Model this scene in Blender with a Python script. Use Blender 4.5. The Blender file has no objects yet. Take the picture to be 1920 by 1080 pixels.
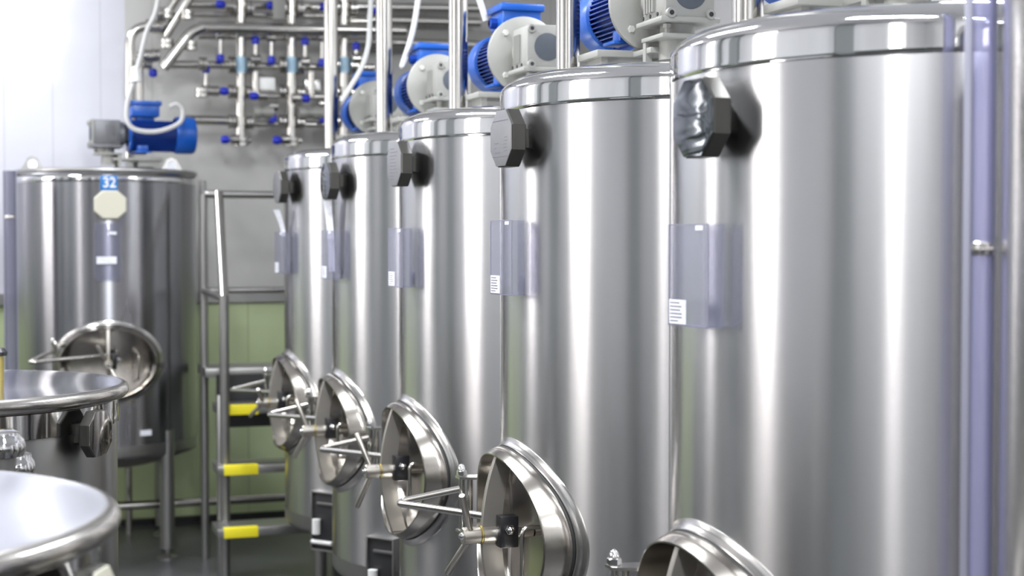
import bpy, bmesh, math, random
from mathutils import Vector, Matrix
random.seed(4)
PI = math.pi
scene = bpy.context.scene
C = scene.collection

# ------------------------------------------------------------------ camera
F, ALPHA, PITCH, CZ = 2856.0, 0.321, 0.031, 1.82
ca, sa = math.cos(ALPHA), math.sin(ALPHA)
def ray(x, y):
    X, Y, Z = (x - 960) / F, -(y - 540) / F, 1.0
    c, s = math.cos(PITCH), math.sin(PITCH)
    Y, Z = Y * c - Z * s, Z * c + Y * s
    return Vector((X * ca + Z * sa, -X * sa + Z * ca, Y))
def onY(x, y, yy):                 # point where the sight line meets the room plane y = yy
    d = ray(x, y); t = yy / d.y
    return Vector((d.x * t, yy, CZ + d.z * t))
def onX(x, y, xx):
    d = ray(x, y); t = xx / d.x
    return Vector((xx, d.y * t, CZ + d.z * t))
cam = bpy.data.cameras.new('camera'); cam.sensor_width = 36; cam.lens = F / 1920 * 36
cam.dof.use_dof = True; cam.dof.focus_distance = 4.0; cam.dof.aperture_fstop = 3.2
cam.clip_start = 0.05
co = bpy.data.objects.new('camera', cam); C.objects.link(co)
co.location = (0, 0, CZ); co.rotation_euler = (PI / 2 - PITCH, 0, -ALPHA)
scene.camera = co
scene.view_settings.view_transform = 'Standard'
scene.view_settings.look = 'None'
scene.view_settings.exposure = 0.0

# ------------------------------------------------------------------ materials
def mat(name, col, rough=0.5, metal=0.0, **k):
    m = bpy.data.materials.new(name); m.use_nodes = True
    b = m.node_tree.nodes['Principled BSDF']
    b.inputs['Base Color'].default_value = (*col, 1)
    b.inputs['Roughness'].default_value = rough
    b.inputs['Metallic'].default_value = metal
    for kk, v in k.items(): b.inputs[kk].default_value = v
    return m
def noise_rough(m, lo, hi, scale=(4, 4, 4), bump=0.0, detail=4):
    nt = m.node_tree; b = nt.nodes['Principled BSDF']
    tc = nt.nodes.new('ShaderNodeTexCoord'); mp = nt.nodes.new('ShaderNodeMapping')
    mp.inputs['Scale'].default_value = scale
    n = nt.nodes.new('ShaderNodeTexNoise'); n.inputs['Scale'].default_value = 1; n.inputs['Detail'].default_value = detail
    r = nt.nodes.new('ShaderNodeMapRange'); r.inputs['To Min'].default_value = lo; r.inputs['To Max'].default_value = hi
    nt.links.new(tc.outputs['Object'], mp.inputs['Vector']); nt.links.new(mp.outputs[0], n.inputs['Vector'])
    nt.links.new(n.outputs['Fac'], r.inputs['Value']); nt.links.new(r.outputs[0], b.inputs['Roughness'])
    if bump:
        bp = nt.nodes.new('ShaderNodeBump'); bp.inputs['Strength'].default_value = bump; bp.inputs['Distance'].default_value = 0.002
        nt.links.new(n.outputs['Fac'], bp.inputs['Height']); nt.links.new(bp.outputs[0], b.inputs['Normal'])
    return m
def noise_col(m, c1, c2, scale=(2, 2, 2), detail=5):
    nt = m.node_tree; b = nt.nodes['Principled BSDF']
    tc = nt.nodes.new('ShaderNodeTexCoord'); mp = nt.nodes.new('ShaderNodeMapping'); mp.inputs['Scale'].default_value = scale
    n = nt.nodes.new('ShaderNodeTexNoise'); n.inputs['Scale'].default_value = 1; n.inputs['Detail'].default_value = detail
    r = nt.nodes.new('ShaderNodeValToRGB'); r.color_ramp.elements[0].position = .35; r.color_ramp.elements[1].position = .65
    r.color_ramp.elements[0].color = (*c1, 1); r.color_ramp.elements[1].color = (*c2, 1)
    nt.links.new(tc.outputs['Object'], mp.inputs['Vector']); nt.links.new(mp.outputs[0], n.inputs['Vector'])
    nt.links.new(n.outputs['Fac'], r.inputs[0]); nt.links.new(r.outputs[0], b.inputs['Base Color'])
    return m
def brushed(name, col, lo, hi, aniso):
    m = mat(name, col, 0.3, 1.0)
    nt = m.node_tree; b = nt.nodes['Principled BSDF']
    noise_rough(m, lo, hi, (5, 5, 0.7), 0)
    b.inputs['Anisotropic'].default_value = aniso
    b.inputs['Anisotropic Rotation'].default_value = 0.25
    t = nt.nodes.new('ShaderNodeTangent'); t.direction_type = 'RADIAL'; t.axis = 'Z'
    nt.links.new(t.outputs[0], b.inputs['Tangent'])
    return m
M = {}
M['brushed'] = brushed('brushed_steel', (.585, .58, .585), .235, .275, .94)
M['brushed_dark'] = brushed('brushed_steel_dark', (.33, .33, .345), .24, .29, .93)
M['polished'] = noise_rough(mat('polished_steel', (.70, .70, .70), .06, 1), .04, .08, (3, 3, 3), 0.0)
M['lid'] = noise_rough(mat('satin_lid_steel', (.60, .61, .645), .14, 1), .10, .15, (3, 3, 3), 0.0)
M['satin'] = noise_rough(mat('satin_steel', (.60, .585, .56), .22, 1), .16, .26, (9, 9, 9), 0.0)
M['pipe'] = noise_rough(mat('pipe_steel', (.56, .545, .51), .2, 1), .15, .22, (5, 5, 5), 0.0)
M['dullsteel'] = noise_rough(mat('dull_steel', (.36, .355, .345), .4, 1), .33, .45, (5, 5, 5), 0.0)
M['dark'] = mat('dark_recess', (.02, .02, .022), .5)
M['rubber'] = mat('black_rubber', (.012, .012, .012), .5)
M['blackplastic'] = mat('black_plastic', (.012, .012, .014), .35)
M['blue'] = noise_rough(mat('blue_paint', (.004, .075, .37), .3), .25, .4, (20, 20, 20), .1)
M['bluedark'] = mat('deep_blue_paint', (.004, .04, .27), .4)
M['knob'] = mat('blue_knob_plastic', (.006, .02, .42), .35)
M['alu'] = noise_rough(mat('cast_aluminium', (.27, .27, .25), .5, .35), .42, .6, (30, 30, 30), .2)
M['darkcast'] = mat('dark_cast_metal', (.16, .16, .17), .45, .5)
M['zinc'] = mat('zinc_bolt', (.62, .62, .58), .4, .5)
M['plug'] = mat('slate_rubber_plug', (.05, .06, .075), .6)
M['white'] = mat('white_plastic', (.78, .78, .76), .4)
M['paper'] = noise_col(mat('paper', (.82, .83, .9), .7), (.70, .71, .78), (.86, .87, .92), (18, 18, 60))
M['ink'] = mat('grey_ink', (.16, .16, .19), .7)
M['bluetag'] = mat('blue_sticker', (.012, .16, .46), .4)
M['cream'] = mat('cream_plate', (.60, .58, .47), .45)
M['yellow'] = mat('yellow_tape', (.83, .72, .02), .5)
M['plate'] = noise_rough(mat('engraved_plate_steel', (.20, .20, .205), .4, .3), .3, .42, (30, 30, 30), 0)
M['foil'] = noise_rough(mat('film_covered_plate', (.17, .185, .2), .12, 1), .05, .18, (14, 14, 14), 0.0)
def foil_bump(m):
    nt = m.node_tree; b = nt.nodes['Principled BSDF']
    tc = nt.nodes.new('ShaderNodeTexCoord'); mp = nt.nodes.new('ShaderNodeMapping'); mp.inputs['Scale'].default_value = (9, 9, 26)
    mp.inputs['Rotation'].default_value = (0, .5, 0)
    n = nt.nodes.new('ShaderNodeTexNoise'); n.inputs['Scale'].default_value = 1; n.inputs['Detail'].default_value = 1; n.inputs['Distortion'].default_value = .6
    bp = nt.nodes.new('ShaderNodeBump'); bp.inputs['Strength'].default_value = .55; bp.inputs['Distance'].default_value = 0.012
    nt.links.new(tc.outputs['Object'], mp.inputs['Vector']); nt.links.new(mp.outputs[0], n.inputs['Vector'])
    nt.links.new(n.outputs['Fac'], bp.inputs['Height']); nt.links.new(bp.outputs[0], b.inputs['Normal'])
foil_bump(M['foil'])
def clear(name, col, alpha, rough=.05, tint=(.93, .93, .955)):
    m = bpy.data.materials.new(name); m.use_nodes = True
    nt = m.node_tree; nt.nodes.clear()
    o = nt.nodes.new('ShaderNodeOutputMaterial'); mx = nt.nodes.new('ShaderNodeMixShader'); mg = nt.nodes.new('ShaderNodeMixShader')
    tr = nt.nodes.new('ShaderNodeBsdfTransparent'); tr.inputs[0].default_value = (*tint, 1)
    df = nt.nodes.new('ShaderNodeBsdfDiffuse'); df.inputs[0].default_value = (*col, 1)
    gl = nt.nodes.new('ShaderNodeBsdfGlossy'); gl.inputs['Roughness'].default_value = rough; gl.inputs[0].default_value = (.9, .9, .95, 1)
    fr = nt.nodes.new('ShaderNodeFresnel'); fr.inputs[0].default_value = 1.3
    mx.inputs[0].default_value = alpha
    ge = nt.nodes.new('ShaderNodeNewGeometry'); iv = nt.nodes.new('ShaderNodeMath'); iv.operation = 'SUBTRACT'; iv.inputs[0].default_value = 1; nt.links.new(ge.outputs['Backfacing'], iv.inputs[1])
    ml = nt.nodes.new('ShaderNodeMath'); ml.operation = 'MULTIPLY'; nt.links.new(fr.outputs[0], ml.inputs[0]); nt.links.new(iv.outputs[0], ml.inputs[1])
    nt.links.new(tr.outputs[0], mx.inputs[1]); nt.links.new(df.outputs[0], mx.inputs[2])
    nt.links.new(ml.outputs[0], mg.inputs[0]); nt.links.new(mx.outputs[0], mg.inputs[1]); nt.links.new(gl.outputs[0], mg.inputs[2])
    nt.links.new(mg.outputs[0], o.inputs[0])
    return m
M['acrylic'] = clear('clear_acrylic', (.33, .34, .42), .17, .05, (.90, .90, .94))
M['tube'] = clear('violet_clear_tube', (.38, .38, .56), .5, .12, (.8, .8, .92))
M['tube_grey'] = clear('grey_clear_tube', (.22, .22, .28), .6, .12, (.75, .75, .82))
M['edge'] = mat('acrylic_edge', (.22, .22, .28), .3)

# ------------------------------------------------------------------ mesh helpers
def add_box(bm, cx, cy, cz, sx, sy, sz, bev=0.0, rot=None):
    r = bmesh.ops.create_cube(bm, size=1.0)
    vs = r['verts']
    for v in vs: v.co = Vector((v.co.x * sx, v.co.y * sy, v.co.z * sz))
    if bev > 0:
        es = list({e for v in vs for e in v.link_edges})
        rr = bmesh.ops.bevel(bm, geom=es, offset=bev, segments=2, affect='EDGES', profile=.5)
        vs = list({v for f in rr['faces'] for v in f.verts} | {v for v in vs if v.is_valid})
    for v in vs:
        if rot is not None: v.co = rot @ v.co
        v.co += Vector((cx, cy, cz))
    return vs
def frame_of(d):
    d = d.normalized(); up = Vector((0, 0, 1)) if abs(d.z) < .95 else Vector((1, 0, 0))
    a = d.cross(up).normalized(); return a, d.cross(a).normalized()
def add_rings(bm, rings, cap0=True, cap1=True, closed=True):
    R = [[bm.verts.new(p) for p in r] for r in rings]
    n = len(R[0])
    for a, b in zip(R[:-1], R[1:]):
        for i in range(n if closed else n - 1):
            j = (i + 1) % n
            try: bm.faces.new((a[i], a[j], b[j], b[i]))
            except ValueError: pass
    if cap0 and closed: bm.faces.new(list(reversed(R[0])))
    if cap1 and closed: bm.faces.new(R[-1])
    return R
def add_tube(bm, pts, r, n=14, cap=True):
    pts = [Vector(p) for p in pts]; rs = r if isinstance(r, (list, tuple)) else [r] * len(pts)
    rings = []; a = None
    for i, p in enumerate(pts):
        if i == 0: d = pts[1] - p
        elif i == len(pts) - 1: d = p - pts[i - 1]
        else: d = (pts[i + 1] - p).normalized() + (p - pts[i - 1]).normalized()
        d.normalize()
        if a is None: a, b = frame_of(d)
        else:
            a = (a - d * a.dot(d)).normalized(); b = d.cross(a)
        k = 1.0
        if 0 < i < len(pts) - 1:
            cth = (p - pts[i - 1]).normalized().dot(d); k = 1 / max(cth, .5)
        rings.append([p + (a * math.cos(t) + b * math.sin(t)) * rs[i] for t in [2 * PI * j / n for j in range(n)]])
    add_rings(bm, rings, cap, cap)
def fillet(pts, rad, n=6):
    pts = [Vector(p) for p in pts]; out = [pts[0]]
    for i in range(1, len(pts) - 1):
        p0, p, p1 = pts[i - 1], pts[i], pts[i + 1]
        d0, d1 = (p0 - p), (p1 - p); l = min(rad, d0.length * .49, d1.length * .49)
        a = p + d0.normalized() * l; b = p + d1.normalized() * l
        for k in range(n + 1):
            t = k / n; out.append(a * (1 - t) ** 2 + p * 2 * t * (1 - t) + b * t * t)
    out.append(pts[-1]); return out
def add_lathe(bm, prof, seg=96, c=(0, 0, 0), axis='Z', cap0=False, cap1=False):
    rings = []
    for r, z in prof:
        ring = []
        for j in range(seg):
            t = 2 * PI * j / seg
            x, y = r * math.cos(t), r * math.sin(t)
            if axis == 'Z': p = (c[0] + x, c[1] + y, c[2] + z)
            elif axis == 'Y': p = (c[0] + x, c[1] + z, c[2] + y)
            else: p = (c[0] + z, c[1] + x, c[2] + y)
            ring.append(Vector(p))
        rings.append(ring)
    add_rings(bm, rings, cap0, cap1)
def add_prism(bm, outline, d0, d1, plane='XZ', bev=0.0):
    # outline (u,v); extruded from d0 to d1 along the remaining axis
    def P(u, v, d):
        return Vector((u, d, v)) if plane == 'XZ' else (Vector((u, v, d)) if plane == 'XY' else Vector((d, u, v)))
    if bev:
        cu = sum(u for u, v in outline) / len(outline); cv = sum(v for u, v in outline) / len(outline)
        s = lambda k: [(cu + (u - cu) * k, cv + (v - cv) * k) for u, v in outline]
        sg = 1 if d1 > d0 else -1
        rr = [(s(.94), d0), (outline, d0 + sg * bev), (outline, d1 - sg * bev), (s(.94), d1)]
        rings = [[P(u, v, d) for u, v in o] for o, d in rr]
    else: rings = [[P(u, v, d0) for u, v in outline], [P(u, v, d1) for u, v in outline]]
    add_rings(bm, rings)
def mesh_of(name, bm, m, sharp=38):
    bmesh.ops.recalc_face_normals(bm, faces=bm.faces)
    lim = math.radians(sharp)
    for e in bm.edges:
        if len(e.link_faces) == 2 and e.calc_face_angle(0) > lim: e.smooth = False
    for f in bm.faces: f.smooth = True
    me = bpy.data.meshes.new(name); bm.to_mesh(me); bm.free()
    me.materials.append(m if not isinstance(m, str) else M[m])
    return me
def obj(name, bm, m, parent=None, sharp=38):
    o = bpy.data.objects.new(name, mesh_of(name, bm, m, sharp)); C.objects.link(o)
    if parent: o.parent = parent
    return o
def B(): return bmesh.new()
def box(name, c, s, m, parent=None, bev=0.0, rot=None):
    bm = B(); add_box(bm, *c, *s, bev, rot); return obj(name, bm, m, parent, 30)
def tube(name, pts, r, m, parent=None, n=14):
    bm = B(); add_tube(bm, pts, r, n); return obj(name, bm, m, parent)
def tag(o, label, cat, group=None):
    o['label'] = label; o['category'] = cat
    if group: o['group'] = group
    return o
def thing(name, label, cat, loc=(0, 0, 0), rz=0, group=None):
    o = bpy.data.objects.new(name, None); C.objects.link(o); o.empty_display_size = .1
    o.location = loc; o.rotation_euler = (0, 0, rz)
    return tag(o, label, cat, group)
def struct(o, **k):
    o['kind'] = 'structure'; return o
def copy_tree(o, parent=None):
    c = o.copy(); C.objects.link(c)
    if parent: c.parent = parent
    for ch in list(o.children): copy_tree(ch, c)
    return c
def text(name, s, size, m, parent, loc, rot, ext=0.0008):
    cu = bpy.data.curves.new(name, 'FONT'); cu.body = s; cu.size = size; cu.align_x = 'CENTER'; cu.align_y = 'CENTER'; cu.extrude = ext; cu.offset = size * .02
    t = bpy.data.objects.new(name, cu); C.objects.link(t)
    dg = bpy.context.evaluated_depsgraph_get()
    me = bpy.data.meshes.new_from_object(t.evaluated_get(dg)); bpy.data.objects.remove(t)
    me.materials.clear(); me.materials.append(M[m])
    o = bpy.data.objects.new(name, me); C.objects.link(o); o.parent = parent; o.location = loc; o.rotation_euler = rot
    return o

# ------------------------------------------------------------------ room
X0, X1, Y0, Y1, H = -3.2, 4.3, -4.2, 9.98, 4.3
DADO = onY(470, 566, Y1).z
def wall_mat(name, base, rough, seam_axis, seam_w, lo=None, hi=None, bump=.15, spec=.5):
    m = mat(name, base, rough); nt = m.node_tree; b = nt.nodes['Principled BSDF']
    tc = nt.nodes.new('ShaderNodeTexCoord'); sp = nt.nodes.new('ShaderNodeSeparateXYZ'); nt.links.new(tc.outputs['Object'], sp.inputs[0])
    mm = nt.nodes.new('ShaderNodeMath'); mm.operation = 'PINGPONG'; mm.inputs[1].default_value = seam_w / 2
    nt.links.new(sp.outputs[seam_axis], mm.inputs[0])
    gt = nt.nodes.new('ShaderNodeMath'); gt.operation = 'LESS_THAN'; gt.inputs[1].default_value = .004; nt.links.new(mm.outputs[0], gt.inputs[0])
    n = nt.nodes.new('ShaderNodeTexNoise'); n.inputs['Scale'].default_value = 1.1; n.inputs['Detail'].default_value = 6; nt.links.new(tc.outputs['Object'], n.inputs['Vector'])
    r = nt.nodes.new('ShaderNodeValToRGB'); r.color_ramp.elements[0].position = .3; r.color_ramp.elements[1].position = .7
    r.color_ramp.elements[0].color = (*(lo or [c * .86 for c in base]), 1); r.color_ramp.elements[1].color = (*(hi or base), 1)
    nt.links.new(n.outputs['Fac'], r.inputs[0])
    mx = nt.nodes.new('ShaderNodeMixRGB'); mx.inputs[2].default_value = (*[c * .75 for c in base], 1)
    nt.links.new(gt.outputs[0], mx.inputs[0]); nt.links.new(r.outputs[0], mx.inputs[1]); nt.links.new(mx.outputs[0], b.inputs['Base Color'])
    n2 = nt.nodes.new('ShaderNodeTexNoise'); n2.inputs['Scale'].default_value = 5; n2.inputs['Detail'].default_value = 3; nt.links.new(tc.outputs['Object'], n2.inputs['Vector'])
    bp = nt.nodes.new('ShaderNodeBump'); bp.inputs['Strength'].default_value = bump; bp.inputs['Distance'].default_value = .01
    nt.links.new(n2.outputs['Fac'], bp.inputs['Height']); nt.links.new(bp.outputs[0], b.inputs['Normal'])
    return m
M['panel'] = wall_mat('white_wall_panel', (.56, .56, .615), .3, 0, .29, lo=(.49, .49, .545), bump=.1)
_p = M['panel'].node_tree.nodes['Principled BSDF']; _p.inputs['Coat Weight'].default_value = 1; _p.inputs['Coat Roughness'].default_value = .07
M['greywall'] = wall_mat('grey_wall_panel', (.46, .45, .435), .3, 0, .9, lo=(.33, .325, .31), hi=(.52, .51, .49))
M['sidewall'] = wall_mat('side_wall_panel', (.82, .82, .83), .35, 1, 1.2)
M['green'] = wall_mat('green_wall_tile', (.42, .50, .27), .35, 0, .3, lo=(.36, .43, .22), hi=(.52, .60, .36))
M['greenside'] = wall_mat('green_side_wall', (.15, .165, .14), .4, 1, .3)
M['ceil'] = mat('ceiling_paint', (.85, .85, .87), .8)
M['floor'] = noise_col(mat('floor_coating', (.05, .05, .055), .32), (.035, .035, .04), (.075, .075, .08), (1.4, 1.4, 1.4))
t = .12
XS = onY(236, 300, Y1).x
struct(box('wall_back', ((XS + X1) / 2, Y1 + t / 2, (DADO + H) / 2), (X1 - XS, t, H - DADO), 'greywall'))
struct(box('wall_back_panel', ((X0 + XS) / 2, Y1 + t / 2, (DADO + H) / 2), (XS - X0, t, H - DADO), 'panel'))
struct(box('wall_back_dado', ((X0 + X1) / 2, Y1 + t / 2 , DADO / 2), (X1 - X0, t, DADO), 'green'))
struct(box('trim_back', ((X0 + X1) / 2, Y1 - .015, DADO + .035), (X1 - X0, .03, .07), 'dullsteel'))
struct(box('baseboard_back', ((X0 + X1) / 2, Y1 - .02, .02), (X1 - X0, .04, .04), 'rubber'))
struct(box('floor', ((X0 + X1) / 2, (Y0 + Y1) / 2, -.05), (X1 - X0 + .3, Y1 - Y0 + .3, .1), 'floor'))
struct(box('ceiling', ((X0 + X1) / 2, (Y0 + Y1) / 2, H + .05), (X1 - X0 + .3, Y1 - Y0 + .3, .1), 'ceil'))
struct(box('wall_right', (X1 + t / 2, (Y0 + Y1) / 2, H / 2), (t, Y1 - Y0, H), 'sidewall'))
struct(box('wall_front', ((X0 + X1) / 2, Y0 - t / 2, H / 2), (X1 - X0, t, H), 'sidewall'))
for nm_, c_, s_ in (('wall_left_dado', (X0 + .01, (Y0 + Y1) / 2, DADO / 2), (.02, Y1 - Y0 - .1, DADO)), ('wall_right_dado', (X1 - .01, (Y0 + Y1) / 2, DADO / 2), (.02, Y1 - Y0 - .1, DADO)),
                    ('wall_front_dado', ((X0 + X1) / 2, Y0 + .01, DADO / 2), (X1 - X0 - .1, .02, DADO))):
    struct(box(nm_, c_, s_, 'greenside'))  # unseen dados, added dark so the lower tank shells reflect less light
# left wall with window openings
WZ0, WZ1 = 1.9, 3.85
WINS = [(-2.6, -1.5), (3.4, 4.5), (7.7, 8.9)]
ys = [Y0] + [v for w in WINS for v in w] + [Y1]
bm = B()
for i in range(0, len(ys), 2):
    add_box(bm, X0 - t / 2, (ys[i] + ys[i + 1]) / 2, H / 2, t, ys[i + 1] - ys[i], H)
for a, b_ in WINS:
    add_box(bm, X0 - t / 2, (a + b_) / 2, WZ0 / 2, t, b_ - a, WZ0)
    add_box(bm, X0 - t / 2, (a + b_) / 2, (WZ1 + H) / 2, t, b_ - a, H - WZ1)
struct(obj('wall_left', bm, 'sidewall'))
M['glass'] = clear('window_glass', (.8, .85, .9), .03, .02)
for k, (a, b_) in enumerate(WINS):
    f = bpy.data.objects.new('window_%d' % (k + 1), None); C.objects.link(f); struct(f); f.location = (X0, (a + b_) / 2, (WZ0 + WZ1) / 2)
    w, h = b_ - a, WZ1 - WZ0
    bm = B()
    for s in (-1, 1):
        add_box(bm, -.05, s * (w / 2 - .03), 0, .07, .06, h); add_box(bm, -.05, 0, s * (h / 2 - .03), .07, w - .12, .06)
    add_box(bm, -.05, .26 if k == 1 else .0, 0, .07, .12 if k == 1 else .05, h - .12)
    obj('window_frame', bm, 'white', f)
    bm = B(); add_box(bm, -.06, 0, 0, .008, w - .12, h - .12); obj('pane', bm, 'glass', f)

M['column'] = mat('column_paint', (.26, .28, .28), .5)
for k, (cy, cw) in enumerate(((.7, .7), (5.6, .6), (6.9, .25))):  # unseen columns, added to put grey streaks into the tank reflections
    struct(box('trim_%d' % (k + 1), (X0 + .13, cy, H / 2), (.24, cw, H - .02), 'column'))
struct(box('door_1', (-.6, Y0 + .04, 1.2), (1.5, .06, 2.4), 'column', None, .01))  # unseen dark door, added behind the camera for the steel to reflect
# ------------------------------------------------------------------ lights
def area(name, loc, rot, sx, sy, power, col=(1, 1, 1)):
    l = bpy.data.lights.new(name, 'AREA'); l.shape = 'RECTANGLE'; l.size = sx; l.size_y = sy; l.energy = power; l.color = col
    o = bpy.data.objects.new(name, l); C.objects.link(o); o.location = loc; o.rotation_euler = rot
    return o
for k, (a, b_) in enumerate(WINS):
    # daylight just outside each window
    area('daylight', (X0 - .35, (a + b_) / 2, (WZ0 + WZ1) / 2), (0, -PI / 2, 0), WZ1 - WZ0 + .2, b_ - a + .1, (100, 125, 105)[k] * 1.0, (1, .95, .89))
for lx, ly, where in ((.4, -2.2, 'behind the camera'), (.4, 1.5, 'above the near tanks'), (.4, 5.1, 'above the far tanks'), (-.9, 8.5, 'above the wall pipes'), (3.2, 4.5, 'behind the row of tanks')):
    th = bpy.data.objects.new('ceiling_lamp', None); C.objects.link(th); th.location = (lx, ly, H)
    tag(th, 'long white ceiling lamp ' + where, 'lamp', 'ceiling lamps')
    box('housing', (0, 0, -.04), (.34, 1.9, .06), 'white', th, .01)
    area('tube_light', (lx, ly, H - .085), (0, 0, 0), .28, 1.8, (175 if lx < 3 else 120) if lx > 0 else 125, (.93, .96, 1))
w = bpy.data.worlds.new('world'); scene.world = w; w.use_nodes = True
w.node_tree.nodes['Background'].inputs[0].default_value = (.8, .85, .95, 1); w.node_tree.nodes['Background'].inputs[1].default_value = .35

# ------------------------------------------------------------------ big tank
R = .55
def octagon(w, h, c=.28):
    a, b = w / 2, h / 2; k = c
    return [(-a, -b + h * k), (-a + w * k, -b), (a - w * k, -b), (a, -b + h * k), (a, b - h * k), (a - w * k, b), (-a + w * k, b), (-a, b - h * k)]
def on_shell(x, z, d=0.0): return Vector((x, -math.sqrt((R + d) ** 2 - x * x), z))

def manhole(root, zc, s=1.0, spoke=(107, 253), sx=None):
    """oval hatch in local coords: faces -Y, x to the right seen from the front; it follows the curve of the shell"""
    N = 96; sx = sx or s
    def ring(a, b, d=None, y=None):
        out = []
        for j in range(N):
            t_ = 2 * PI * j / N; x, z = a * sx * math.cos(t_), b * s * math.sin(t_)
            if d is not None: yy = -math.sqrt(R * R - x * x) - d
            else: yy = -(y[0] + (y[1] - y[0]) * (x / (.265 * sx)) ** 2)
            out.append(Vector((x, yy, zc + z)))
        return out
    bm = B()
    add_rings(bm, [ring(.315, .263, -.003), ring(.313, .261, .002), ring(.306, .254, .004), ring(.300, .247, .008), ring(.296, .243, .013),
                   ring(.293, .240, .014), ring(.288, .235, .012), ring(.284, .231, -.03)], False, False)
    obj('manhole_collar', bm, 'satin', root)
    bm = B(); add_rings(bm, [ring(.286, .233, .010), ring(.291, .238, .0145), ring(.290, .237, .020), ring(.284, .231, .022)], False, False)
    obj('gasket', bm, 'rubber', root)
    bm = B()
    yr = (.606, .562)
    add_rings(bm, [ring(.284, .231, .018), ring(.289, .236, .0195), ring(.290, .237, .023), ring(.282, .230, .040), ring(.272, .221, y=(yr[0] - .004, yr[1] - .004)),
                   ring(.270, .219, y=yr), ring(.2665, .2155, y=yr), ring(.2650, .214, y=(yr[0] - .004, yr[1] - .004)),
                   ring(.264, .213, -.020), ring(.256, .206, -.032), ring(.235, .186, -.036), ring(.18, .14, -.046), ring(.10, .078, -.058), ring(.02, .015, -.062)], False, True)
    door = obj('manhole_door', bm, M['doorsteel'], root, 50)
    bm = B(); hx = .168 * sx; ys = -math.sqrt(R * R - hx * hx) + .045
    add_tube(bm, fillet([(hx, ys, zc + .045), (hx, -.583, zc + .045), (hx, -.583, zc - .095), (hx, ys, zc - .095)], .022, 6), .0062)
    obj('door_handle', bm, 'pipe', door)
    bm = B(); rings = []; hz = .212 * s; hw = .0085
    for k in range(21):
        z = (-1 + 2 * k / 20) * hz; q = 1 - (z / hz) ** 2
        yb, yo = -.548 - .034 * q, -.600 - .040 * q
        rings.append([Vector((-hw, yb, zc + z)), Vector((-hw, yo + .002, zc + z)), Vector((-hw + .002, yo, zc + z)), Vector((hw - .002, yo, zc + z)), Vector((hw, yo + .002, zc + z)), Vector((hw, yb, zc + z))])
    add_rings(bm, rings)
    obj('cross_bar', bm, M['barsteel'], root)
    bm = B(); add_lathe(bm, [(.0, -.694), (.021, -.694), (.0235, -.691), (.0235, -.6455), (.021, -.643)], 32, (0, 0, zc), 'Y')
    hub = obj('clamp_hub', bm, M['hubsteel'], root)
    bm = B(); add_lathe(bm, [(.021, -.6395), (.024, -.637), (.024, -.59), (.014, -.587), (.014, -.49)], 32, (0, 0, zc), 'Y'); obj('spindle', bm, M['hubsteel'], root)
    bm = B(); add_lathe(bm, [(.0, -.6435), (.0252, -.6435), (.0252, -.639), (.0, -.639)], 32, (0, 0, zc), 'Y'); obj('brass_washer', bm, M['brass'], hub)
    bm = B(); add_lathe(bm, [(.001, -.704), (.006, -.703), (.010, -.698), (.011, -.693)], 12, (0, 0, zc), 'Y', True); obj('cap_nut', bm, 'polished', hub)
    for k, a in enumerate(spoke):
        bm = B(); L = .135 * s
        p0 = Vector((0, 0, .012)); p1 = Vector((0, -.042, L))
        d_ = (p1 - p0).normalized()
        add_tube(bm, [p0, p0 + d_ * .05, p1 - d_ * .004, p1], [.009, .0098, .0098, .0075], 16); sp_ = obj('spoke', bm, M['hubsteel'], root)
        sp_.location = (0, -.672, zc); sp_.rotation_euler = (0, PI / 2 - math.radians(a), 0)
    bm = B(); add_box(bm, .029, -.574, zc + .012, .040, .052, .086, .003); blk = obj('black_block', bm, 'blackplastic', root, 30)
    bm = B(); add_lathe(bm, [(.013, .048), (.0145, .050), (.0145, .058), (.012, .060)], 6, (0, -.576, zc + .02), 'X')
    add_lathe(bm, [(.0105, .059), (.010, .066), (.006, .072), (.0005, .074)], 16, (0, -.576, zc + .02), 'X', False, True); obj('cap_nut', bm, 'polished', blk)
    px, py = -.30 * sx, -.596
    for dz in (.112, -.045):
        bm = B(); rings = []
        add_prism(bm, [(px - .018, py - .014), (px + .020, py - .014), (px + .065, py + .075), (px + .045, py + .16), (px + .005, py + .16), (px - .018, py + .012)], zc + dz - .0035, zc + dz + .0035, 'XY')
        obj('hinge_bracket', bm, 'satin', root)
    bm = B(); add_tube(bm, [(px, py, zc - .06), (px, py, zc + .125)], .0095)
    add_lathe(bm, [(.0140, .116), (.0160, .118), (.0160, .130), (.013, .132)], 6, (px, py, zc))
    add_lathe(bm, [(.0120, .131), (.0115, .140), (.007, .148), (.0005, .151)], 16, (px, py, zc), 'Z', False, True)
    obj('hinge_pin', bm, 'polished', root)
    tube('hinge_post', [(px + .016, py + .020, zc - .055), (px + .016, py + .020, zc + .108)], .0085, 'pipe', root)
    bm = B()
    add_tube(bm, fillet([(px, py - .002, zc + .078), (-.425 * sx, -.742, zc + .030), (-.40 * sx, -.756, zc + .028), (-.005, -.628, zc + .050)], .022, 6), .0105)
    obj('hinge_arm', bm, 'pipe', root)

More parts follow.
